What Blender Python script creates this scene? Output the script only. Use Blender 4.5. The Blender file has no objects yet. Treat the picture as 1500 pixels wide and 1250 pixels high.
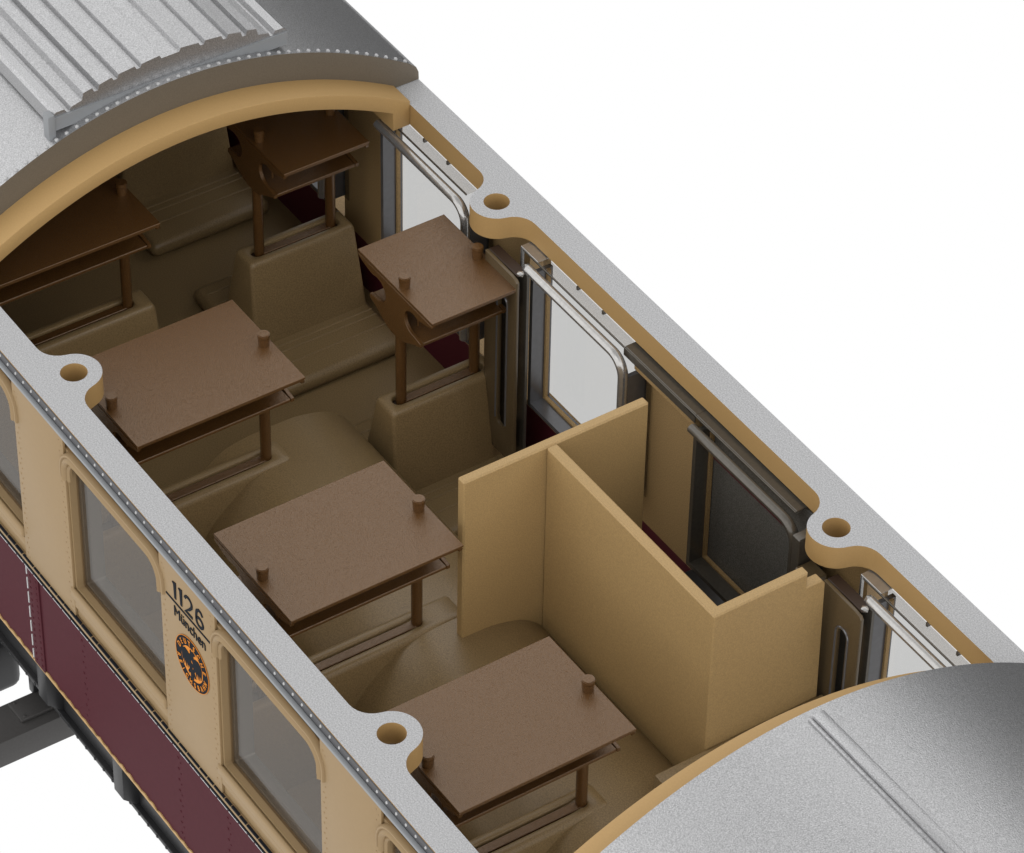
import bpy, bmesh, math, random
from mathutils import Matrix, Vector
random.seed(4)
scene = bpy.context.scene
C = scene.collection
PI = math.pi
P = 1.396          # spacing of seats and windows along the carriage
XR = .039          # x of the first seat back
LUG = 2.811        # spacing of the screw lugs

# ------------------------------------------------------------------ materials
def nmat(name, col, rough=.6, var=.0, scale=60., metal=0., spec=.5, bump=0., bscale=220., ior=1.5):
    m = bpy.data.materials.new(name); m.use_nodes = True
    nt = m.node_tree; n = nt.nodes; l = nt.links
    b = n['Principled BSDF']
    b.inputs['Roughness'].default_value = rough
    b.inputs['Metallic'].default_value = metal; b.inputs['IOR'].default_value = ior
    b.inputs['Specular IOR Level'].default_value = spec
    tc = n.new('ShaderNodeTexCoord')
    nz = n.new('ShaderNodeTexNoise'); nz.inputs['Scale'].default_value = scale
    nz.inputs['Detail'].default_value = 2.0
    l.new(tc.outputs['Object'], nz.inputs['Vector'])
    mp = n.new('ShaderNodeMapRange'); mp.inputs['From Min'].default_value = .3; mp.inputs['From Max'].default_value = .7
    mp.inputs['To Min'].default_value = 1 - var; mp.inputs['To Max'].default_value = 1 + var
    l.new(nz.outputs['Fac'], mp.inputs['Value'])
    mx = n.new('ShaderNodeMix'); mx.data_type = 'RGBA'; mx.blend_type = 'MULTIPLY'
    mx.inputs['Factor'].default_value = 1
    mx.inputs['A'].default_value = (*col, 1)
    l.new(mp.outputs['Result'], mx.inputs['B'])
    l.new(mx.outputs['Result'], b.inputs['Base Color'])
    if bump:
        nb = n.new('ShaderNodeTexNoise'); nb.inputs['Scale'].default_value = bscale; nb.inputs['Detail'].default_value = 1.0
        l.new(tc.outputs['Object'], nb.inputs['Vector'])
        bp = n.new('ShaderNodeBump'); bp.inputs['Strength'].default_value = bump; bp.inputs['Distance'].default_value = .004
        l.new(nb.outputs['Fac'], bp.inputs['Height']); l.new(bp.outputs['Normal'], b.inputs['Normal'])
    return m

def clearmat(name, tint, gloss, rough, dif=None, dfac=0.):
    m = bpy.data.materials.new(name); m.use_nodes = True
    nt = m.node_tree; n = nt.nodes; l = nt.links
    for x in list(n): n.remove(x)
    out = n.new('ShaderNodeOutputMaterial')
    t = n.new('ShaderNodeBsdfTransparent'); t.inputs['Color'].default_value = (*tint, 1)
    g = n.new('ShaderNodeBsdfGlossy'); g.inputs['Roughness'].default_value = rough
    lw = n.new('ShaderNodeLayerWeight')
    pw = n.new('ShaderNodeMath'); pw.operation = 'POWER'; pw.inputs[1].default_value = 3.0
    l.new(lw.outputs['Facing'], pw.inputs[0])
    ml = n.new('ShaderNodeMath'); ml.operation = 'MULTIPLY_ADD'
    ml.inputs[1].default_value = .35; ml.inputs[2].default_value = gloss; ml.use_clamp = True
    l.new(pw.outputs[0], ml.inputs[0])
    mx = n.new('ShaderNodeMixShader'); l.new(ml.outputs[0], mx.inputs[0])
    src = t.outputs[0]
    if dif:
        d = n.new('ShaderNodeBsdfDiffuse'); d.inputs['Color'].default_value = (*dif, 1)
        m2 = n.new('ShaderNodeMixShader'); m2.inputs[0].default_value = dfac
        l.new(t.outputs[0], m2.inputs[1]); l.new(d.outputs[0], m2.inputs[2]); src = m2.outputs[0]
    l.new(src, mx.inputs[1]); l.new(g.outputs[0], mx.inputs[2])
    l.new(mx.outputs[0], out.inputs['Surface'])
    return m

M = dict(
    grey=nmat('grained_grey_paint', (.46, .46, .465), .75, .24, 150, spec=.25, bump=.35, bscale=170),
    roof=nmat('grained_roof_grey', (.46, .46, .465), .32, .24, 150, metal=.8, spec=.3, bump=.35, bscale=170),
    gutter=nmat('gutter_grey', (.10, .10, .105), .6),
    rivet=nmat('rivet_grey', (.48, .48, .48), .35),
    ledge=nmat('ledge_grey', (.26, .27, .28), .5),
    tan=nmat('cream_plastic', (.47, .295, .118), .55, .03, 130, spec=.35, bump=.08),
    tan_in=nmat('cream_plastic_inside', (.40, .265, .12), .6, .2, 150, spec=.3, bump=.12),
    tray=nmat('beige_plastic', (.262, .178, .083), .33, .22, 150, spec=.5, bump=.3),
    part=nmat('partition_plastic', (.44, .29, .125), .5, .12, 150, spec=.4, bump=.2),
    wall=nmat('cream_lacquer', (.312, .215, .112), .5, .015, 40, spec=.2),
    red=nmat('dark_red_lacquer', (.074, .019, .025), .6, .04, 30, spec=.05),
    red_in=nmat('dark_red_inside', (.10, .012, .025), .5, .05, 80, spec=.3),
    brown=nmat('brown_plastic', (.100, .046, .014), .17, .12, 150, spec=.80, bump=.55, bscale=230, ior=1.6),
    slot=nmat('slot_dark', (.035, .018, .010), .5),
    edge=nmat('sawn_roof_edge', (.145, .118, .085), .6, .10, 150),
    smoky=nmat('smoky_brown_plastic', (.12, .085, .045), .22, .06, 120, spec=.6),
    channel=nmat('dark_glossy_channel', (.11, .098, .08), .22, .08, 60, metal=.3, spec=.8),
    chrome=nmat('chromed_frame', (.50, .49, .475), .20, .08, 40, metal=.75),
    lining=nmat('grey_window_lining', (.17, .17, .18), .22, .05, 30, metal=.45, spec=.6),
    frost=nmat('frosted_dark_pane', (.150, .150, .140), .42, .45, 170, bump=.4),
    black=nmat('black_frame_plastic', (.018, .018, .019), .42, .1, 60, spec=.4),
    blackhi=nmat('black_beam_plastic', (.055, .052, .050), .5, .06, 60, spec=.4),
    ink=nmat('black_print', (.014, .017, .022), .7, spec=.05),
    white=nmat('white_print', (.55, .55, .55), .5),
    orange=nmat('orange_print', (.66, .235, .03), .6, spec=.1),
)
M['brown'].node_tree.nodes['Principled BSDF'].inputs['Specular Tint'].default_value = (1, .80, .62, 1)
M['pane'] = clearmat('clear_window_pane', (.80, .80, .795), .02, .03)
M['outer'] = clearmat('smoked_window_pane', (.86, .82, .76), .0, .05, (.17, .145, .12), .07)
M['clear'] = clearmat('clear_plastic', (.90, .89, .88), .02, .08)

# ------------------------------------------------------------------ mesh helpers
def link(o, parent=None):
    C.objects.link(o)
    if parent: o.parent = parent
    return o
def mobj(name, bm, mats, parent=None, smooth=True, angle=35):
    me = bpy.data.meshes.new(name); bmesh.ops.recalc_face_normals(bm, faces=bm.faces); bm.to_mesh(me); bm.free()
    for m in (mats if isinstance(mats, (list, tuple)) else [mats]): me.materials.append(m)
    if smooth: shade(me, angle)
    return link(bpy.data.objects.new(name, me), parent)
def shade(me, angle=35):
    bm = bmesh.new(); bm.from_mesh(me)
    for f in bm.faces: f.smooth = True
    for e in bm.edges:
        e.smooth = not (len(e.link_faces) == 2 and e.calc_face_angle(0) > math.radians(angle)) and len(e.link_faces) == 2
    bm.to_mesh(me); bm.free()
def hexa(bm, v, bev=0., seg=2, mi=0):
    """v: 8 points, bottom four then top four, same turn"""
    b2 = bmesh.new(); vs = [b2.verts.new(p) for p in v]
    for q in ((3, 2, 1, 0), (4, 5, 6, 7), (0, 1, 5, 4), (1, 2, 6, 5), (2, 3, 7, 6), (3, 0, 4, 7)):
        b2.faces.new([vs[i] for i in q])
    if bev: bmesh.ops.bevel(b2, geom=list(b2.edges), offset=bev, segments=seg, affect='EDGES', profile=.5)
    merge(bm, b2, mi)
def merge(bm, b2, mi=0):
    for f in b2.faces: f.material_index = mi
    me = bpy.data.meshes.new('t'); b2.to_mesh(me); b2.free()
    bm.from_mesh(me); bpy.data.meshes.remove(me)
def box(bm, x0, x1, y0, y1, z0, z1, bev=0., seg=2, mi=0):
    hexa(bm, [(x0, y0, z0), (x1, y0, z0), (x1, y1, z0), (x0, y1, z0), (x0, y0, z1), (x1, y0, z1), (x1, y1, z1), (x0, y1, z1)], bev, seg, mi)
def cyl(bm, p0, p1, r, n=20, r2=None, mi=0, bev=0.):
    p0 = Vector(p0); p1 = Vector(p1); d = p1 - p0
    b2 = bmesh.new()
    bmesh.ops.create_cone(b2, cap_ends=True, segments=n, radius1=r, radius2=r if r2 is None else r2, depth=d.length)
    if bev:
        es = [e for e in b2.edges if abs(e.verts[0].co.z - e.verts[1].co.z) < 1e-6]
        bmesh.ops.bevel(b2, geom=es, offset=bev, segments=2, affect='EDGES')
    bmesh.ops.transform(b2, matrix=Matrix.Translation((p0 + p1) / 2) @ d.to_track_quat('Z', 'Y').to_matrix().to_4x4(), verts=b2.verts)
    merge(bm, b2, mi)
def dome(bm, p, nrm, r, mi=0, flat=.6):
    b2 = bmesh.new(); bmesh.ops.create_icosphere(b2, subdivisions=1, radius=r)
    bmesh.ops.scale(b2, vec=(1, 1, flat), verts=b2.verts)
    bmesh.ops.transform(b2, matrix=Matrix.Translation(p) @ Vector(nrm).to_track_quat('Z', 'Y').to_matrix().to_4x4(), verts=b2.verts)
    merge(bm, b2, mi)
def prism(bm, pts, axis, a0, a1, mi=0, bev=0., seg=2):
    """extrude a closed outline; axis 'x': pts are (y,z); 'y': (x,z); 'z': (x,y)"""
    def f(p, a): return {'x': (a, p[0], p[1]), 'y': (p[0], a, p[1]), 'z': (p[0], p[1], a)}[axis]
    b2 = bmesh.new()
    A = [b2.verts.new(f(p, a0)) for p in pts]; B = [b2.verts.new(f(p, a1)) for p in pts]
    n = len(pts)
    fa = b2.faces.new(A); fb = b2.faces.new(B[::-1])
    for i in range(n): b2.faces.new((A[i], B[i], B[(i + 1) % n], A[(i + 1) % n]))
    bmesh.ops.recalc_face_normals(b2, faces=b2.faces)
    if bev:
        es = list(set(list(fa.edges) + list(fb.edges)))
        bmesh.ops.bevel(b2, geom=es, offset=bev, segments=seg, affect='EDGES', profile=.5)
    bmesh.ops.triangulate(b2, faces=[q for q in b2.faces if len(q.verts) > 4])
    merge(bm, b2, mi)
def sweep(bm, path, prof, closed=False, mi=0):
    """path: points in the xz plane (x,z); prof: (offset outward in plane, offset in y)"""
    b2 = bmesh.new(); n = len(path); rings = []
    for i, p in enumerate(path):
        a = Vector(path[i - 1]) if (i > 0 or closed) else Vector(p); c = Vector(path[(i + 1) % n]) if (i < n - 1 or closed) else Vector(p)
        t = (c - a).normalized(); nn = Vector((-t.y, t.x))
        # mitre
        k = 1.0
        if (i > 0 and i < n - 1) or closed:
            t1 = (Vector(p) - a).normalized(); k = 1 / max(.5, abs(t1.dot(t)))
        rings.append([b2.verts.new((p[0] + nn.x * o * k, y, p[1] + nn.y * o * k)) for o, y in prof])
    m = len(prof)
    for i in range(n if closed else n - 1):
        A = rings[i]; B = rings[(i + 1) % n]
        for j in range(m): b2.faces.new((A[j], A[(j + 1) % m], B[(j + 1) % m], B[j]))
    if not closed:
        b2.faces.new(rings[0]); b2.faces.new(rings[-1][::-1])
    bmesh.ops.recalc_face_normals(b2, faces=b2.faces)
    merge(bm, b2, mi)
def plate(outer, holes, th, bev=0.):
    """flat plate with holes, centred on z=0, returned as a bmesh"""
    cu = bpy.data.curves.new('t', 'CURVE'); cu.dimensions = '2D'; cu.fill_mode = 'BOTH'
    cu.extrude = th / 2 - bev; cu.bevel_depth = bev; cu.bevel_resolution = 1; cu.offset = -bev
    for pts in [outer] + holes:
        s = cu.splines.new('POLY'); s.points.add(len(pts) - 1); s.use_cyclic_u = True
        for i, p in enumerate(pts): s.points[i].co = (p[0], p[1], 0, 1)
    return from_obj(cu)
def from_obj(cu):
    o = bpy.data.objects.new('t', cu); C.objects.link(o)
    dg = bpy.context.evaluated_depsgraph_get(); dg.update()
    me = bpy.data.meshes.new_from_object(o.evaluated_get(dg))
    bpy.data.objects.remove(o); bpy.data.curves.remove(cu)
    bm = bmesh.new(); bm.from_mesh(me); bpy.data.meshes.remove(me)
    bmesh.ops.remove_doubles(bm, verts=bm.verts, dist=1e-5)
    for f in bm.faces: f.material_index = 0
    return bm
def text_bm(s, size, th=.002, align='LEFT', squeeze=1., off=0.):
    cu = bpy.data.curves.new('t', 'FONT'); cu.body = s; cu.size = size; cu.extrude = th; cu.align_x = align
    cu.offset = off
    bm = from_obj(cu)
    bmesh.ops.scale(bm, vec=(squeeze, 1, 1), verts=bm.verts)
    return bm
XZ = Matrix(((1, 0, 0, 0), (0, 0, 1, 0), (0, 1, 0, 0), (0, 0, 0, 1)))      # plan (x,y) -> wall (x,z)
def arc(cx, cy, r, a0, a1, n=8):
    return [(cx + r * math.cos(math.radians(a0 + (a1 - a0) * i / n)), cy + r * math.sin(math.radians(a0 + (a1 - a0) * i / n))) for i in range(n + 1)]
def rrect(x0, x1, z0, z1, rt, rb=.01, n=8):
    return (arc(x1 - rt, z1 - rt, rt, 0, 90, n) + arc(x0 + rt, z1 - rt, rt, 90, 180, n)
            + arc(x0 + rb, z0 + rb, rb, 180, 270, 3) + arc(x1 - rb, z0 + rb, rb, 270, 360, 3))
def thing(name, label, cat, loc=(0, 0, 0), group=None):
    o = bpy.data.objects.new(name, None); C.objects.link(o); o.location = loc; o.empty_display_size = .1
    tag(o, label, cat, group); return o
def tag(o, label, cat, group=None):
    o['label'] = label; o['category'] = cat
    if group: o['group'] = group
def copy_tree(o, parent=None):
    c = o.copy(); C.objects.link(c); c.parent = parent
    for ch in list(o.children): copy_tree(ch, c)
    return c

X0, X1 = -3.1, 5.3        # length of carriage that is built

zi = lambda y: .305 - .25 * y * y
zc = lambda y: .39 - .24 * y * y
zo = lambda y: .575 - .245 * y * y
# ------------------------------------------------------------------ carriage body
body = thing('railcar_body', 'open roofed railcar model body with cream and dark red side walls and grey top edge', 'railcar')

# grey top rails with screw lugs (cream plastic below the grey skin)
def rail_outline(s):
    r, rf, hy, yi, yo = .135, .12, 1.2, 1.263, 1.416
    yc = yi - rf; d = math.sqrt((r + rf) ** 2 - (hy - yc) ** 2)
    ang = math.degrees(math.atan2(hy - yc, -d))            # from right fillet centre to hole centre
    inner = [(X0, yi)]
    for k in (-1, 0, 1, 2):
        x = k * LUG
        if not (X0 < x - .4 and x + .4 < X1): continue
        # left fillet: from the line into the circle
        a_end = math.degrees(math.atan2(hy - yc, d))
        inner += arc(x - d, yc, rf, 90, a_end, 6)
        inner += arc(x, hy, r, 180 + a_end, 360 - a_end, 20)[1:-1]
        inner += arc(x + d, yc, rf, 180 - a_end, 90, 6)
    inner += [(X1, yi)]
    pts = inner + [(X1, yo), (X0, yo)]
    holes = [[(k * LUG + .066 * math.cos(t * PI / 16), hy + .066 * math.sin(t * PI / 16)) for t in range(32)] for k in (-1, 0, 1) if X0 < k * LUG - .4]
    if s < 0:
        pts = [(x, -y) for x, y in pts][::-1]; holes = [[(x, -y) for x, y in h][::-1] for h in holes]
    return pts, holes
for s in (1, -1):
    o_, h_ = rail_outline(s)
    bm = plate(o_, h_, .13); bmesh.ops.translate(bm, vec=(0, 0, -.065), verts=bm.verts)
    bm.normal_update()
    for f in bm.faces:
        f.material_index = 0 if abs(f.normal.z) > .5 and f.calc_center_median().z > -.01 else 1
    mobj('top_rail', bm, [M['grey'], M['tan']], body)

# side walls with window openings
def win_x(k): return .33 + k * P, 1.21 + k * P
KW = (-2, -1, 0, 1, 2, 3)
walls = {}
for s in (1, -1):
    holes = [rrect(win_x(k)[0] - (.17 if s > 0 and k != 1 else 0), win_x(k)[1] - (.035 if s > 0 else 0), -1.03 if s < 0 else -1.245, -.165 if s > 0 and k != 1 else -.2, .11 if s < 0 else .05) for k in KW if not (s < 0 and k == -2) and win_x(k)[0] > X0 + .1 and win_x(k)[1] < X1 - .1]  # farthest left opening is kept closed to darken the interior
    bm = plate([(X0, -1.275), (X1, -1.275), (X1, -.128), (X0, -.128)], holes, .13)
    bmesh.ops.transform(bm, matrix=XZ, verts=bm.verts); bmesh.ops.translate(bm, vec=(0, s * 1.365, 0), verts=bm.verts)
    if s < 0:      # outer skin tone differs from the inside
        bm.normal_update()
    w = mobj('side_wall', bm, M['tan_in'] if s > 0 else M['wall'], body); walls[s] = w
    bm = bmesh.new(); box(bm, X0, X1, s * 1.365 - .065, s * 1.365 + .065, -1.975, -1.2755)
    if s > 0: mobj('lower_panel', bm, M['red_in'], body)
    else: low = mobj('lower_panel', bm, M['red'], body)
# added panel closing the cut far end, keeps light out of the interior
bm = bmesh.new(); prism(bm, [(-1.42, -1.975), (1.42, -1.975), (1.42, .0)] + [(1.36 - 2.72 * i / 24, zc(1.36 - 2.72 * i / 24) + .06) for i in range(25)] + [(-1.42, .0)], 'x', X0 - .06, X0 - .002); mobj('end_light_stop', bm, M['red_in'], body)

# left wall outside: gutter, ledge, rivets
bm = bmesh.new(); box(bm, X0, X1, -1.424, -1.4165, -.052, -.006); mobj('gutter_strip', bm, M['gutter'], body)
bm = bmesh.new(); box(bm, X0, X1, -1.448, -1.4245, -.064, -.046, .004); mobj('gutter_ledge', bm, M['ledge'], body)
bm = bmesh.new(); x = X0 + .03
while x < X1: dome(bm, (x, -1.424, -.020), (0, -1, .5), .0085, flat=.9); x += .0765
mobj('rivets', bm, M['rivet'], body)
YO = -1.430
# pillars between the windows stand a little proud, with the rivet rows along their edges
for k in range(-3, 4):
    a = win_x(k)[1]; b_ = win_x(k + 1)[0]
    if a < X0 or b_ > X1: continue
    bm = bmesh.new(); box(bm, a + .004, b_ - .012, YO - .014, YO + .001, -1.225, -.068, .003)
    mobj('window_pillar', bm, M['wall'], walls[-1])
    bm = bmesh.new()
    for xx in (a + .03, b_ - .05):
        z = -.12 if xx < a + .1 else -.10
        while z > -1.2:
            dome(bm, (xx, YO - .014, z), (0, -1, 0), .006); dome(bm, (xx + .016, YO - .014, z - .022), (0, -1, 0), .005)
            z -= .066
    mobj('pillar_rivets', bm, M['wall'], walls[-1])
    # window head moulding and sill moulding
for k in KW:
    a, b_ = win_x(k)
    if a < X0 + .1 or b_ > X1 - .1: continue
    bm = bmesh.new()
    path = [(a - .015, -.31)] + arc(a + .095, -.250, .11, 180, 90, 8) + arc(b_ - .095, -.250, .11, 90, 0, 8) + [(b_ + .015, -.31)]
    y = YO - .014
    prof = [(-.046, YO + .004), (-.046, y + .004), (-.036, y - .006), (-.026, y + .002), (-.020, y - .012), (-.008, y - .020), (.004, y - .012), (.010, y - .006), (.016, y - .013), (.024, y - .012), (.030, y - .002), (.030, YO + .004)]
    sweep(bm, path, prof)
    mobj('window_moulding', bm, M['wall'], walls[-1])
    bm = bmesh.new()
    box(bm, a - .035, b_ + .002, YO - .026, YO + .001, -1.10, -1.036, .014, 3)
    box(bm, a - .03, b_ + .002, YO - .012, YO + .001, -1.16, -1.102, .004)
    mobj('window_sill', bm, M['wall'], walls[-1])
# waist beads: dashed black lines on a raised strip
bm = bmesh.new()
box(bm, X0, X1, YO - .020, YO + .0015, -1.262, -1.226, .005)
mobj('waist_bead', bm, M['wall'], walls[-1])
bm = bmesh.new(); x = X0
while x < X1 - .1:
    L = random.uniform(.05, .11); box(bm, x, x + L, YO - .023, YO - .010, -1.232, -1.224 + random.uniform(-.002, .003)); x += L + .008
x = X0
while x < X1 - .1:
    L = random.uniform(.05, .10); box(bm, x, x + L, YO - .024, YO - .003, -1.276, -1.2635 + random.uniform(-.002, .002)); x += L + .006
mobj('black_lining', bm, M['ink'], walls[-1])
bm = bmesh.new(); x = X0
while x < X1 - .1:
    L = random.uniform(.05, .09); box(bm, x, x + L, YO - .022, YO - .003, -1.286, -1.2768); x += L + .012
mobj('white_lining', bm, M['white'], walls[-1])
# red panel: cover strip, rivet rows, ragged cream lower edge
for xs in (-.145, -.145 + 2 * P, -.145 - 2 * P):
    bm = bmesh.new()
    box(bm, xs - .055, xs + .055, YO - .008, YO + .001, -1.974, -1.288, .002)
    for xx in (xs - .03, xs + .03):
        z = -1.31
        while z > -1.96: dome(bm, (xx, YO - .008, z), (0, -1, 0), .0085); z -= .042
    mobj('cover_strip', bm, M['red'], low)
bm = bmesh.new()
for k in range(-3, 4):
    for xx in (.335 + k * P, 1.27 + k * P):
        z = -1.31
        while z > -1.96: dome(bm, (xx, YO, z), (0, -1, 0), .0085); dome(bm, (xx + .02, YO, z - .02), (0, -1, 0), .006); z -= .075
mobj('panel_rivets', bm, M['red'], low)
bm = bmesh.new(); x = X0
pts = []
while x < X1:
    pts.append((x, -1.968 + random.uniform(-.005, .005))); pts.append((x + .035, -1.960 + random.uniform(-.004, .008))); x += .075
prism(bm, pts + [(x, -1.982), (X0, -1.982)], 'y', YO - .006, YO + .02)
mobj('bottom_edge', bm, M['tan'], low)
bm = bmesh.new()
for xs in (-.215, -.215 + 2 * P):
    x_ = -1.30; 
    while x_ > -1.93: box(bm, xs - .004, xs + .003, YO - .006, YO + .001, x_ - .075, x_); x_ -= .10
mobj('scratched_edge', bm, M['white'], low)
bm = bmesh.new(); dome(bm, (1.175, YO, -1.30), (0, -1, 0), .018, flat=.5); mobj('plug', bm, M['ink'], low)

# lettering and emblem
YT = YO - .0165
def place(bm, x, z, y=YT):
    bmesh.ops.transform(bm, matrix=Matrix(((1, 0, 0, x), (0, 0, -1, y), (0, 1, 0, z), (0, 0, 0, 1))), verts=bm.verts); return bm
def num_paths():
    """1126 in a narrow engineering hand: centre lines (x,z) and heights in units of the digit height"""
    one = [(0.02, .84), (.16, .98), (.16, 0)]
    two = [(0.0, .76)] + [(.24 - .24 * math.cos(math.radians(a)), .74 + .24 * math.sin(math.radians(a))) for a in range(20, 181, 20)] + [(.46, .58), (.30, .34), (.0, .02), (.50, .02)]
    six = [(.46, .80), (.36, .95), (.22, .98), (.06, .84), (.01, .55), (.01, .28)] + [(.24 - .235 * math.cos(math.radians(a)), .27 - .25 * math.sin(math.radians(a))) for a in range(20, 360, 20)] + [(.02, .36)]
    return [(one, 0), (one, .42), (two, .86), (six, 1.62)]
def stroke(bm, pts, w, y0, y1):
    """thick polyline in xz"""
    P_ = [Vector(p) for p in pts]; n = len(P_); L = []; R_ = []
    for i, p in enumerate(P_):
        a = P_[max(0, i - 1)]; c = P_[min(n - 1, i + 1)]; t = (c - a).normalized(); nn = Vector((-t.y, t.x))
        k = 1.0
        if 0 < i < n - 1:
            k = 1 / max(.6, abs((p - a).normalized().dot(t)))
        L.append(p + nn * w / 2 * k); R_.append(p - nn * w / 2 * k)
    b2 = bmesh.new()
    A = [[b2.verts.new((q.x, y, q.y)) for q in S] for S in (L, R_) for y in (y0, y1)]
    for i in range(n - 1):
        for u, v in ((0, 1), (1, 3), (3, 2), (2, 0)): b2.faces.new((A[u][i], A[v][i], A[v][i + 1], A[u][i + 1]))
    b2.faces.new((A[0][0], A[1][0], A[3][0], A[2][0])); b2.faces.new((A[0][-1], A[1][-1], A[3][-1], A[2][-1]))
    bmesh.ops.recalc_face_normals(b2, faces=b2.faces); merge(bm, b2)
bm = bmesh.new(); H = .108
for pts, ox in num_paths():
    stroke(bm, [(1.338 + (px * 1.10 + ox * 1.13) * .115, -.252 + pz * H) for px, pz in pts],   .0150, YT - .001, YT + .003)
stroke(bm, [(1.272, -.277), (1.668, -.277)], .0095, YT - .001, YT + .003)
mobj('fleet_number', bm, M['ink'], walls[-1], smooth=False)
bm = text_bm('M\u00fcnchen', .090, .0015, squeeze=.87, off=.0001); place(bm, 1.338, -.364)
mobj('home_lettering', bm, M['ink'], walls[-1], smooth=False)
def ring_text(bm, s, r, a0, a1, size, inward=False, cx=0, cz=0):
    """letters of s spread from angle a0 to a1; inward: tops face the centre"""
    n = len(s)
    for i, ch in enumerate(s):
        if ch == ' ': continue
        a = math.radians(a0 + (a1 - a0) * (i + .5) / n)
        b2 = text_bm(ch, size, .0012, 'CENTER', .80, .0004)
        rot = a - PI / 2 if not inward else a + PI / 2
        bmesh.ops.translate(b2, vec=(0, -size * .34, 0), verts=b2.verts)
        bmesh.ops.rotate(b2, cent=(0, 0, 0), matrix=Matrix.Rotation(rot, 3, 'Z'), verts=b2.verts)
        bmesh.ops.translate(b2, vec=(cx + r * math.cos(a), cz + r * math.sin(a), .003), verts=b2.verts)
        merge(bm, b2, 1)
def disc(r, n=48): return [(r * math.cos(2 * PI * i / n), r * math.sin(2 * PI * i / n)) for i in range(n)]
bm = bmesh.new()
merge(bm, plate(disc(.158), [], .002), 0)
b2 = plate(disc(.158), [disc(.1555)], .005); merge(bm, b2, 1)
b2 = plate(disc(.100), [], .004); merge(bm, b2, 1)
ring_text(bm, 'DEUTSCHE', .1265, 168, 8, .044)
ring_text(bm, 'REICHSBAHN', .1285, 186, 356, .042, inward=True)
# black spread eagle on the orange field, drawn as a half outline and mirrored
half = [(0, .074), (.010, .080), (.022, .078), (.030, .068), (.020, .064), (.014, .054), (.016, .044), (.030, .052), (.052, .056), (.070, .044), (.078, .020),
        (.076, -.010), (.071, -.034), (.064, -.008), (.059, -.044), (.052, -.010), (.046, -.050), (.040, -.012), (.033, -.046), (.028, -.020),
        (.018, -.034), (.032, -.060), (.020, -.066), (.012, -.052), (.012, -.078), (0, -.084)]
eagle = half + [(-x, z) for x, z in half[::-1][1:-1]]
eagle = [p if not (p[0] < -.008 and p[1] > .06) else (p[0] * .45, p[1]) for p in eagle]
b2 = plate([(x * 1.22, z * 1.18) for x, z in eagle][::-1], [[(-.012, .02), (.0, .026), (.010, .012), (.0, .004)], [(.006, -.012), (.014, -.018), (.008, -.034), (.002, -.022)]], .008); merge(bm, b2, 0)
place(bm, 1.492, -.560)
bmesh.ops.scale(bm, vec=(.95, 1, .95), space=Matrix.Translation((-1.492, 0, .560)), verts=bm.verts)
mobj('railway_emblem', bm, [M['ink'], M['orange']], walls[-1], smooth=False)

# arched bulkheads that carry the roof
def rib(xa, xb, dz=0.):
    ys = [-1.263 + 2.526 * i / 48 for i in range(49)]
    outer = [(y, zc(y) + dz) for y in ys]
    inn = [(y, zi(y) + dz) for y in ys if abs(y) < 1.17]
    pts = outer + [(1.262, -.129), (1.16, -.129)] + inn[::-1] + [(-1.16, -.129), (-1.262, -.129)]
    bm = bmesh.new(); prism(bm, pts, 'x', xa, xb, bev=.006)
    return mobj('arched_bulkhead', bm, M['tan'], body)
rib(-1.12, -.897, .012)
rib(3.90, 4.10, -.022)

# ------------------------------------------------------------------ roof sections
def roof(xa, xb, name, label, face):
    t = thing('roof_section', label, 'roof')
    ys = [-1.36 + 2.72 * i / 60 for i in range(61)]
    out = [(-1.416, .004), (-1.414, .05), (-1.40, .085)] + [(y, zo(y)) for y in ys] + [(1.40, .085), (1.414, .05), (1.416, .004)]
    inn = [(1.27, .004)] + [(y, zc(y) + .004) for y in ys[::-1] if abs(y) < 1.25] + [(-1.27, .004)]
    bm = bmesh.new(); prism(bm, out + inn, 'x', xa, xb)
    for f in bm.faces:
        f.normal_update()
        if abs(f.normal.x) > .8: f.material_index = 1
    mobj('roof_panel', bm, [M['roof'], M['edge']], t)
    return t
r1 = roof(X0, -1.055, 'far', 'rounded grey roof end with a ribbed ventilator and a riveted rim behind the cream arch', 1)
bm = bmesh.new(); y = -1.36
while y < 1.36:
    z = zo(y); n = Vector((0, .49 * y, 1)).normalized(); dome(bm, (-1.073, y, z), n, .0125, flat=.9); y += .0575
mobj('rim_rivets', bm, M['rivet'], r1)
# ventilator: a low lengthwise box with ribs along its top
bm = bmesh.new()
prof = []
y = -.66; yv0, yv1 = -.66, .66
top = [(-.66, .50), (-.66, .585), (-.645, .60), (-.60, .60), (-.585, .578), (-.57, .578), (-.56, .60), (-.50, .615), (-.49, .655), (-.44, .665), (-.43, .64), (-.41, .64), (-.40, .67), (-.33, .685), (-.32, .665), (-.30, .665), (-.29, .69), (-.20, .70), (-.19, .68), (-.17, .68), (-.16, .70), (-.06, .71), (-.05, .69), (0, .69)]
pts = top + [(-a, b) for a, b in top[::-1][1:]]
prism(bm, pts, 'x', -2.3, -1.108)
vent = mobj('ventilator', bm, M['roof'], r1, angle=20)
bm = bmesh.new(); box(bm, -1.1078, -1.098, -.66, .66, .50, .575); box(bm, -1.145, -1.09, -.70, -.6605, .44, .60, .004); mobj('ventilator_flap', bm, M['ledge'], vent)
r2 = roof(4.105, X1, 'near', 'rounded grey roof end with a raised seam strip at the near end of the model', 0)
bm = bmesh.new()
yy = .045; box(bm, 4.15, X1 - .01, yy - .030, yy + .030, zo(yy) - .02, zo(yy) + .026, .006); box(bm, 4.15, X1 - .01, yy - .050, yy - .031, zo(yy) - .02, zo(yy) + .010, .003)
mobj('seam_strip', bm, M['roof'], r2)

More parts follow.
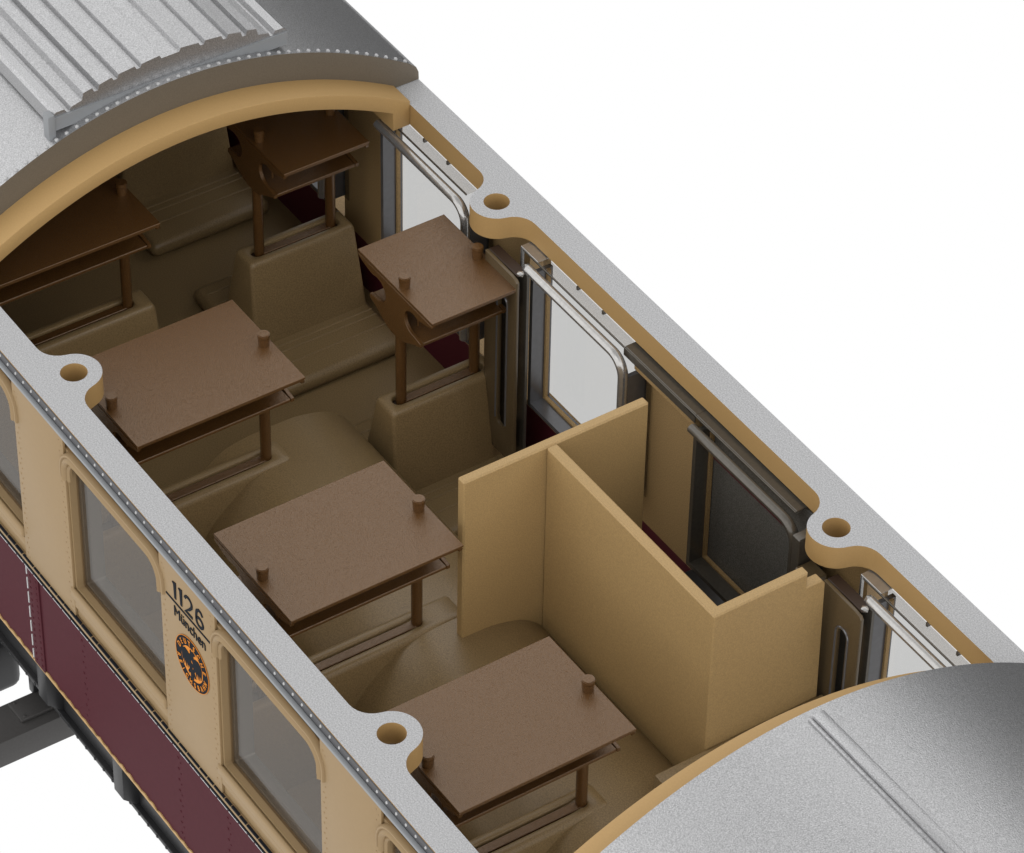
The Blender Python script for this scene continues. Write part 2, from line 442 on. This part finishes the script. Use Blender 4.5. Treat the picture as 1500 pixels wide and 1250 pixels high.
# ------------------------------------------------------------------ floor and mouldings
bm = bmesh.new(); box(bm, X0, X1, -1.298, 1.298, -1.66, -1.60)
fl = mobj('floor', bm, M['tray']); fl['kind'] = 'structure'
mc = thing('motor_cover', 'long rounded beige hump running along the aisle floor', 'cover')
hp = [(-.80, -1.599), (-.66, -1.36), (-.57, -1.22), (-.46, -1.12), (-.35, -1.045), (-.26, -1.018), (-.15, -1.008), (.0, -1.006), (.10, -1.012), (.19, -1.032), (.27, -1.062), (.34, -1.11), (.40, -1.18), (.45, -1.28), (.485, -1.40), (.50, -1.50), (.505, -1.599)]
def smooth_pts(p, n=4):
    out = []
    for i in range(len(p) - 1):
        p0 = p[max(0, i - 1)]; p1 = p[i]; p2 = p[i + 1]; p3 = p[min(len(p) - 1, i + 2)]
        for j in range(n):
            t = j / n
            out.append(tuple(.5 * ((2 * p1[k]) + (-p0[k] + p2[k]) * t + (2 * p0[k] - 5 * p1[k] + 4 * p2[k] - p3[k]) * t * t + (-p0[k] + 3 * p1[k] - 3 * p2[k] + p3[k]) * t ** 3) for k in (0, 1)))
    return out + [p[-1]]
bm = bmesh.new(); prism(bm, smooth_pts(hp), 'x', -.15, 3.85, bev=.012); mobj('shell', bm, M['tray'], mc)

# seats: tapered back block with a slot on top, a low cushion each side
def seat(y0, y1, name_label, loc, dy0=.0, near=True, far=True, wb=.185):
    t = thing('bench_seat', name_label, 'seat', loc, 'beige bench seats with tapered backs')
    zt = -1.0; zk = -1.03
    e = .045
    sy0, sy1 = y0 + .05, y1 - (dy0 or .05)
    w_ = .036
    levels = [(-wb, wb, y0 - e, y1 + e * .6, -1.6, .02), (-.088, .088, y0 - .004, y1 + .003, zt - .030, .022), (-.083, .083, y0 + .002, y1 - .002, zt - .010, .022),
              (-.072, .072, y0 + .012, y1 - .012, zt, .02), (-w_ - .004, w_ + .004, sy0 - .004, sy1 + .004, zt, w_ + .0038), (-w_, w_, sy0, sy1, zt - .004, w_ - .0002),
              (-w_, w_, sy0, sy1, zk, w_ - .0002)]
    bm = bmesh.new(); rings = [[bm.verts.new((x, y, z)) for x, y in ring4(x0, x1, ya, yb, r)] for x0, x1, ya, yb, z, r in levels]
    for A, B in zip(rings, rings[1:]):
        for i in range(len(A)): bm.faces.new((A[i], A[(i + 1) % len(A)], B[(i + 1) % len(A)], B[i]))
    bm.faces.new(rings[-1]); bm.faces.new(rings[0][::-1])
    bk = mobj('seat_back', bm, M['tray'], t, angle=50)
    bm = bmesh.new(); box(bm, -.034, .034, sy0 + .01, sy1 - .01, zk + .0005, zk + .002); mobj('slot_floor', bm, M['slot'], bk)
    for s_ in ((1,) if near else ()) + ((-1,) if far else ()):
        bm = bmesh.new(); xa, xb = .10 * s_, (.53 if s_ > 0 else .46) * s_
        xs = sorted((xa, xb)); b2 = bmesh.new()
        box(b2, xs[0], xs[1], y0 - .07, y1 + .045, -1.598, -1.50, .045, 4); merge(bm, b2)
        for q in (.215, .262, .36):
            cyl(bm, (q * s_, y0 - .02, -1.502), (q * s_, y1 + .02, -1.502), .0065, 8)
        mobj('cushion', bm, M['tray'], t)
    return t
def ring4(x0, x1, y0, y1, r, n=5):
    return arc(x1 - r, y1 - r, r, 0, 90, n) + arc(x0 + r, y1 - r, r, 90, 180, n) + arc(x0 + r, y0 + r, r, 180, 270, n) + arc(x1 - r, y0 + r, r, 270, 360, n)
def rrect_xy(x0, x1, y0, y1, r): return rrect(x0, x1, y0, y1, r, r, 4)
RY = (.508, 1.150); LY = (-1.22, -.085)
seat(*RY, 'beige bench seat right of the aisle, before the partitions, under a two tier shelf', (XR, 0, 0))
seat(*RY, 'beige bench seat by the far right window, half under the arch, carrying a dark shelf', (XR - P, 0, 0))
seat(*RY, 'shadowed beige bench seat deepest inside under the roof, without a shelf', (XR - 2 * P, 0, 0))
seat(LY[0], -.07, 'shadowed bench seat back at the far left under the cream arch', (XR - P, 0, 0), dy0=.085)
seat(LY[0], LY[1], 'bench seat back on the left between the first screw lug and the hump', (XR, 0, 0), dy0=.08, near=False, far=False, wb=.12)
seat(LY[0], .035, 'bench seat back on the left touching the end of the cream partition', (XR + P, 0, 0), dy0=.20, near=False, far=False, wb=.12)
seat(LY[0], -.085, 'bench seat back on the left nearest the camera, beside the long partition', (XR + 2 * P, 0, 0), dy0=.08, near=False, far=False, wb=.12)

# ------------------------------------------------------------------ luggage shelves
def bracket_outline():
    z1, z0 = -.262, -.473
    half = [(.343, z1), (.338, z1 - .016)] + [(.27, -.298), (.225, -.308)]
    half += [(.165 + .078 * math.cos(math.radians(a)), -.372 + .070 * math.sin(math.radians(a))) for a in range(65, 290, 15)]
    half += [(.212, -.448), (.236, z0 + .022), (.236, z0), (.17, -.500), (.075, -.552), (.034, -.562)]
    return half + [(-x, z) for x, z in half[::-1]]
def rack(y0, y1, label, loc, sx=.03, group='brown two tier shelves on posts'):
    t = thing('luggage_rack', label, 'luggage rack', loc, group)
    bm = bmesh.new(); box(bm, -.345, .345, y0, y1, -.252, -.239, .002, 1); box(bm, -.341, .341, y0 + .004, y1 - .004, -.264, -.2525, .002, 1)
    mobj('upper_shelf', bm, M['brown'], t)
    bm = bmesh.new(); box(bm, -.235, .235, y0 + .022, y1 - .022, -.472, -.452, .003, 1); mobj('lower_shelf', bm, M['brown'], t)
    for yy in (y0 + .001, y1 - .021):
        bm = bmesh.new(); prism(bm, bracket_outline(), 'y', yy, yy + .020, bev=.002, seg=1); mobj('end_bracket', bm, M['brown'], t)
    for yy in (y0 + .036, y1 - .036):
        bm = bmesh.new(); cyl(bm, (0, yy, -1.022), (0, yy, -.465), .028, 24); mobj('post', bm, M['brown'], t)
    for yy in (y0 + .040, y1 - .045):
        bm = bmesh.new(); cyl(bm, (sx, yy, -.240), (sx, yy, -.190), .027, 24, .030); cyl(bm, (sx, yy, -.190), (sx, yy, -.168), .031, 24, bev=.004)
        mobj('stud', bm, M['brown'], t)
    for yy in (y0 + .03, y1 - .05):
        bm = bmesh.new(); cyl(bm, (.11, yy, -.33), (.11, yy + .035, -.33), .014, 12); cyl(bm, (.125, yy + .03, -.43), (.125, yy + .03, -.33), .006, 8); mobj('rod', bm, M['brown'], t)
    bm = bmesh.new(); box(bm, -.024, .024, y0 + .036, y1 - .036, -1.024, -1.006, .003, 1); mobj('base_bar', bm, M['brown'], t)
    return t
RL = (-1.087, -.155); RR = (.572, 1.087)
rack(*RR, 'brown shelf beside the window before the partitions, with dark reflection across its right side', (XR, 0, 0))
rack(*RR, 'dark brown shelf in shadow beside the far right window under the arch', (XR - P, 0, 0))
rack(*RL, 'dark brown shelf at the far left, cut off by the cream arch', (XR - P, 0, 0))
rack(*RL, 'wide brown shelf beside the far left screw lug, its back corner shadowed', (XR, 0, 0))
rack(*RL, 'wide brown shelf beside the side wall, level with the partition end', (XR + P, 0, 0))
rack(*RL, 'wide brown shelf closest to the camera beside the near left screw lug', (XR + 2 * P, 0, 0))

# ------------------------------------------------------------------ toilet cubicle
tc = thing('toilet_cubicle', 'open topped cubicle of thin cream partitions against the right wall', 'partition')
def panel(name, x0, x1, y0, y1, z0=-1.598, z1=0., notch=None):
    bm = bmesh.new(); box(bm, x0, x1, y0, y1, z0, z1, .008, 1)
    return mobj(name, bm, M['part'], tc)
panel('far_partition', 1.591, 1.6455, -.068, .975)
panel('long_partition', 1.646, 2.984, .391, .449)
bm = bmesh.new(); prism(bm, [(.41, -1.598), (.41, -.0006), (.914, -.0006), (.914, -.088), (.998, -.088), (1.02, -.12), (1.045, -1.598)], 'x', 2.927, 2.9835, bev=.007, seg=1)
mobj('near_partition', bm, M['part'], tc)
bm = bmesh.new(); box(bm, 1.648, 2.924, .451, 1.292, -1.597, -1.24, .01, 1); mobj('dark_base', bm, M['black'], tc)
pl = thing('seat_plinth', 'low cream ledge at the foot of the near partition beside the curved roof', 'ledge')
bm = bmesh.new(); box(bm, 2.9845, 3.26, .10, 1.06, -1.598, -.85, .012, 2); mobj('block', bm, M['tray'], pl)
bm = bmesh.new(); box(bm, 3.262, 3.86, .12, 1.10, -1.598, -1.25, .02, 2); mobj('cushion', bm, M['tray'], pl)

# ------------------------------------------------------------------ window inserts on the right wall
def insert(k, label, dark=False):
    a, b_ = win_x(k)
    t = thing('window_insert', label, 'window', (0, 0, 0), 'window inserts along the right wall')
    xa, xb = a + .015, b_ - .03
    z0, z1 = -1.085, -.185
    yi, yo = 1.150, 1.298
    rt = .10
    # lining: a tube around the opening
    out = [(xa - .005, z1 - .02), (xa - .005, z0), (xb + .005, z0), (xb + .005, z1 - rt), (xb - .02, z1 - rt), (xb - .02, z0 + .025), (xa + .02, z0 + .025), (xa + .02, z1 - .02)]
    bm = plate(out, [], yo - yi - .03); bmesh.ops.transform(bm, matrix=XZ, verts=bm.verts)
    bmesh.ops.translate(bm, vec=(0, (yo + yi + .03) / 2, 0), verts=bm.verts)
    ln = mobj('lining', bm, M['channel'] if dark else M['lining'], t)
    out = [(xa + .0205, z1 - .02), (xa + .0205, z0 + .0255), (xb - .0205, z0 + .0255), (xb - .0205, z1 - rt), (xb - .032, z1 - rt), (xb - .032, z0 + .037), (xa + .034, z0 + .037), (xa + .034, z1 - .02)]
    bm = plate(out, [], .02); bmesh.ops.transform(bm, matrix=XZ, verts=bm.verts); bmesh.ops.translate(bm, vec=(0, 1.268, 0), verts=bm.verts)
    mobj('inner_step', bm, M['tan_in'], ln)
    # rounded rim along the top and down one side
    bm = bmesh.new(); w = .025
    path = [(xa + .005, z1 + .012), (xb - rt, z1 + .012)] + arc(xb - rt, z1 + .012 - rt, rt, 90, 0, 8)[1:] + [(xb, z0 + .05)]
    prof = [(w * math.cos(2 * PI * i / 10), 1.158 + w * 1.1 * math.sin(2 * PI * i / 10)) for i in range(10)]
    sweep(bm, path, prof); mobj('rim', bm, M['channel'] if dark else M['chrome'], t)
    # pane
    bm = bmesh.new(); box(bm, a - .03, b_ + .03, 1.284, 1.290, z0 + .002, z1 + .01)
    mobj('pane', bm, M['frost'] if dark else M['pane'], t)
    if dark:
        bm = bmesh.new(); box(bm, a + .05, b_ - .05, 1.276, 1.2835, -.402, -.386); mobj('red_line', bm, M['red_in'], t)
    # glossy top channel
    bm = bmesh.new(); box(bm, a - .10 if k != 1 else a - .02, b_ - .10, 1.213, 1.2975, -.158, -.146, .003, 1)
    mobj('top_channel', bm, M['channel'] if dark else M['clear'], t)
    bm = bmesh.new(); box(bm, a - .10, b_ - .10, 1.2055, 1.2125, -.160, -.148, .002, 1); mobj('channel_lip', bm, M['channel'], t)
    if k in (0, 2):      # hooked end tab
        bm = bmesh.new(); x_ = a - .105
        box(bm, x_ - .012, x_ - .001, 1.205, 1.220, -.40, -.146); box(bm, x_ - .012, x_ - .001, 1.2205, 1.29, -.165, -.146)
        box(bm, x_ - .012, x_ + .14, 1.205, 1.295, -.1455, -.138, .002, 1)
        mobj('end_tab', bm, M['chrome'], t)
        bm = bmesh.new(); dome(bm, (a + .012, 1.158, z1 + .012), (-1, 0, 0), .026, flat=1); mobj('rim_end', bm, M['chrome'], t)
    if not dark:
        bm = bmesh.new()
        for q in (.30, .52): box(bm, a + q, a + q + .012, 1.255, 1.282, -.150, -.128)
        box(bm, a + .17, b_ - .12, 1.285, 1.2975, -.1455, -.132); box(bm, a + .10, a + .165, 1.278, 1.2975, -.1455, -.138)
        mobj('catch', bm, M['channel'], t)
    return t
insert(-1, 'clear window insert in the right wall, partly behind the cream arch')
insert(0, 'clear window insert in the right wall between the aisle shelf and the cubicle')
insert(1, 'dark frosted window insert inside the toilet cubicle', True)
insert(2, 'clear window insert at the near right, partly hidden by the curved roof')
insert(-2, 'clear window insert deep under the roof, glimpsed between shelf posts')
# dark channel bridging the wall between the second window and the cubicle window
br = thing('glazing_bridge', 'dark glossy channel joining the window insert to the frosted cubicle window', 'trim')
bm = bmesh.new(); box(bm, win_x(0)[1] - .0995, win_x(1)[0] - .021, 1.213, 1.2975, -.160, -.147, .003, 1); box(bm, win_x(0)[1] - .0995, win_x(1)[0] - .021, 1.2055, 1.2125, -.20, -.149, .002, 1)
mobj('channel', bm, M['channel'], br)
bm = bmesh.new(); prism(bm, [(1.299, -.17), (1.215, -.17), (1.215, -.235), (1.299, -.30)], 'x', win_x(0)[1] - .02, win_x(1)[0] - .03, bev=.004); mobj('cream_bar', bm, M['tan_in'], br)

# smoky spacer panels below the screw lugs
def spacer(x0, label):
    t = thing('spacer_panel', label, 'panel', (x0, 0, 0), 'smoky spacer panels under the screw lugs')
    xa, xb, y0, y1 = .105, .385, 1.065, 1.145
    bm = bmesh.new()
    out = [(xa, -1.42), (xb, -1.42), (xb, -.205), (xb - .012, -.192), (xb - .05, -.185), (xa, -.178)]
    slot = arc(.265, -.40, .032, 0, 180, 8) + arc(.265, -1.2, .032, 180, 360, 8)
    b2 = plate(out, [slot[::-1]], .02, .003); bmesh.ops.transform(b2, matrix=XZ, verts=b2.verts); bmesh.ops.translate(b2, vec=(0, y0 + .01, 0), verts=b2.verts); merge(bm, b2)
    mobj('face', bm, M['smoky'], t)
    bm = bmesh.new(); box(bm, xa, xb - .02, y0 + .021, y1, -.186, -.176, .003, 1); mobj('top', bm, M['slot'], t)
    bm = bmesh.new(); box(bm, xa, xb, y1 - .015, y1, -1.42, -.18); mobj('backing', bm, M['channel'], t)
    bm = bmesh.new(); 
    path = arc(.265, -.40, .045, 0, 180, 10); path = [(.310, -1.2)] + path + [(.220, -1.2)]
    prof = [(.006 * math.cos(2 * PI * i / 6), y0 + .006 * math.sin(2 * PI * i / 6)) for i in range(6)]
    sweep(bm, path, prof); mobj('slot_rim', bm, M['lining'], t)
    bm = bmesh.new(); dome(bm, (xb - .03, y0 + .045, -.180), (0, 0, 1), .022); mobj('peg', bm, M['chrome'], t)
    return t
spacer(0, 'smoky brown spacer panel with a long slot under the far right screw lug')
spacer(LUG, 'smoky brown spacer panel with a long slot between the near partition and the roof')
ck = thing('corner_catch', 'small dark bracket between the frosted window and the near right screw lug', 'bracket')
bm = bmesh.new(); box(bm, 2.60, 2.655, 1.12, 1.25, -.55, -.17, .004, 1); mobj('plate', bm, M['channel'], ck)
bm = bmesh.new(); box(bm, 2.66, 2.78, 1.10, 1.20, -.80, -.32, .006, 1); mobj('clip', bm, M['smoky'], ck)

# ------------------------------------------------------------------ windows of the left wall
def left_window(k, label):
    a, b_ = win_x(k)
    t = thing('side_window', label, 'window', (0, 0, 0), 'smoked windows along the left wall')
    out = rrect(a + .002, b_ - .002, -1.028, -.202, .108, .009); inn = rrect(a + .03, b_ - .03, -1.003, -.235, .085, .01)
    bm = plate(out, [inn[::-1]], .10, .004); bmesh.ops.transform(bm, matrix=XZ, verts=bm.verts); bmesh.ops.translate(bm, vec=(0, -1.335, 0), verts=bm.verts)
    mobj('frame', bm, M['lining'], t)
    bm = bmesh.new(); box(bm, a - .015, b_ + .015, -1.3945, -1.3885, -1.029, -.201); mobj('pane', bm, M['outer'], t)
    bm = bmesh.new(); box(bm, a - .03, b_ + .03, -1.262, -1.195, -.180, -.135, .003, 1); mobj('top_channel', bm, M['lining'], t)
    return t
left_window(-1, 'smoked side window cropped by the left edge of the picture')
left_window(0, 'smoked side window left of the number 1126')
left_window(1, 'smoked side window right of the orange emblem')
left_window(2, 'smoked side window at the near end of the left wall')

# ------------------------------------------------------------------ underframe
uf = thing('underframe', 'black underframe girder with brackets below the dark red side panel', 'chassis')
bm = bmesh.new()
box(bm, X0, X1, -1.33, -1.27, -2.34, -2.02, .01); box(bm, X0, X1, -1.36, -1.255, -2.36, -2.33, .006); box(bm, X0, X1, -1.37, -1.25, -2.05, -2.0, .006)
mobj('girder', bm, M['black'], uf)
for x in (-1.35, -.16, .62, 1.4, 2.18, 2.96, 3.74):
    bm = bmesh.new(); prism(bm, [(-1.42, -2.0), (-1.28, -2.0), (-1.28, -2.34), (-1.33, -2.34), (-1.42, -2.25)], 'x', x - .07, x + .03, bev=.006); mobj('bracket', bm, M['black'], uf)
bm = bmesh.new()
x = X0 + .1
while x < X1: dome(bm, (x, -1.36, -2.345), (0, -1, 0), .012); x += .09
mobj('girder_rivets', bm, M['black'], uf)
bm = bmesh.new(); box(bm, X0, X1, -1.20, 1.27, -2.2, -2.05); mobj('floor_frame', bm, M['black'], uf)
cb = thing('crossbeam', 'broad black beam crossing below the underframe', 'beam')
bm = bmesh.new(); box(bm, -.575, -.335, -2.05, 1.0, -2.78, -2.60, .008); mobj('beam', bm, M['blackhi'], cb)
bm = bmesh.new(); box(bm, -.55, -.40, -1.45, -1.22, -2.5995, -2.575, .005)
for px, py in ((-.53, -1.42), (-.42, -1.42), (-.53, -1.27), (-.42, -1.27)): dome(bm, (px, py, -2.575), (0, 0, 1), .011)
mobj('mounting_plate', bm, M['blackhi'], cb)
bm = bmesh.new(); box(bm, -.60, -.54, -1.30, -1.18, -2.60, -2.48, .01); mobj('lug', bm, M['black'], cb)
ab = thing('axle_box', 'rounded black axle box at the left edge below the side panel', 'axle box')
bm = bmesh.new(); box(bm, -1.25, -.86, -1.62, -1.20, -2.85, -2.45, .06, 4); mobj('housing', bm, M['black'], ab)
bm = bmesh.new(); cyl(bm, (-.95, -1.50, -2.42), (-.95, -1.36, -2.42), .13, 28, bev=.03); cyl(bm, (-.95, -1.53, -2.42), (-.95, -1.49, -2.42), .07, 24, bev=.01); mobj('cap', bm, M['black'], ab)
bm = bmesh.new()
for i in range(5): cyl(bm, (-1.10, -1.44, -2.24 - i * .05), (-.98, -1.44, -2.24 - i * .05), .045, 16)
mobj('spring', bm, M['black'], ab)

# ------------------------------------------------------------------ studio light
w = bpy.data.worlds.new('World'); scene.world = w; w.use_nodes = True
nt = w.node_tree; n = nt.nodes; l = nt.links
bg = n['Background']; tc_ = n.new('ShaderNodeTexCoord'); sp = n.new('ShaderNodeSeparateXYZ'); l.new(tc_.outputs['Generated'], sp.inputs[0])
def mrange(src, a, b_, lo, hi):
    q = n.new('ShaderNodeMapRange'); q.interpolation_type = 'SMOOTHSTEP'
    for k_, v in zip(('From Min', 'From Max', 'To Min', 'To Max'), (a, b_, lo, hi)): q.inputs[k_].default_value = v
    l.new(src, q.inputs['Value']); return q.outputs['Result']
def mul(a, b_):
    q = n.new('ShaderNodeMath'); q.operation = 'MULTIPLY'; l.new(a, q.inputs[0]); l.new(b_, q.inputs[1]); return q.outputs[0]
side = mrange(sp.outputs['Y'], .40, .70, 0, 1); lo = mrange(sp.outputs['Z'], -.42, -.36, 0, 1); hi = mrange(sp.outputs['Z'], .35, .62, 1, 0)
band = mrange(mul(mul(side, lo), hi), 0, 1, 1, .04)      # dark band added to the world so the roof's right slope turns darker
top = mul(mrange(sp.outputs['Z'], -.38, -.1, 1.0, 1.35), mrange(sp.outputs['Z'], .70, .93, 1.0, .45))
l.new(mul(band, top), bg.inputs['Strength']); bg.inputs['Color'].default_value = (1, 1, 1, 1)
def area(loc, tgt, size, power):
    L = bpy.data.lights.new('softbox', 'AREA'); L.size = size; L.energy = power; L.shape = 'SQUARE'
    o = bpy.data.objects.new('softbox', L); C.objects.link(o); o.location = loc
    o.rotation_euler = (Vector(tgt) - Vector(loc)).to_track_quat('-Z', 'Y').to_euler()
area((5, -8, 15), (1, 0, 0), 6, 60)

# ------------------------------------------------------------------ camera
cam = bpy.data.cameras.new('Camera'); co = bpy.data.objects.new('Camera', cam); C.objects.link(co); scene.camera = co
R = [[0.553518150737758, 0.8326932680667188, 0.015478311284508883], [0.5625855454402083, -0.36013585828089334, -0.7441771748999212], [-0.6140970288687881, 0.420623447997588, -0.6678029306897]]
m = Matrix(((R[0][0], -R[1][0], -R[2][0]), (R[0][1], -R[1][1], -R[2][1]), (R[0][2], -R[1][2], -R[2][2])))
co.matrix_world = Matrix.Translation((13.27351656, -7.77067183, 12.87026019)) @ m.to_4x4()
cam.sensor_fit = 'HORIZONTAL'; cam.sensor_width = 36; cam.lens = 6034.66 * 36 / 1500; cam.clip_end = 200; cam.clip_start = .5
scene.view_settings.view_transform = 'Standard'; scene.view_settings.look = 'None'; scene.view_settings.exposure = 0
scene.render.engine = 'CYCLES'
scene.cycles.max_bounces = 8; scene.cycles.diffuse_bounces = 1; scene.cycles.transparent_max_bounces = 12
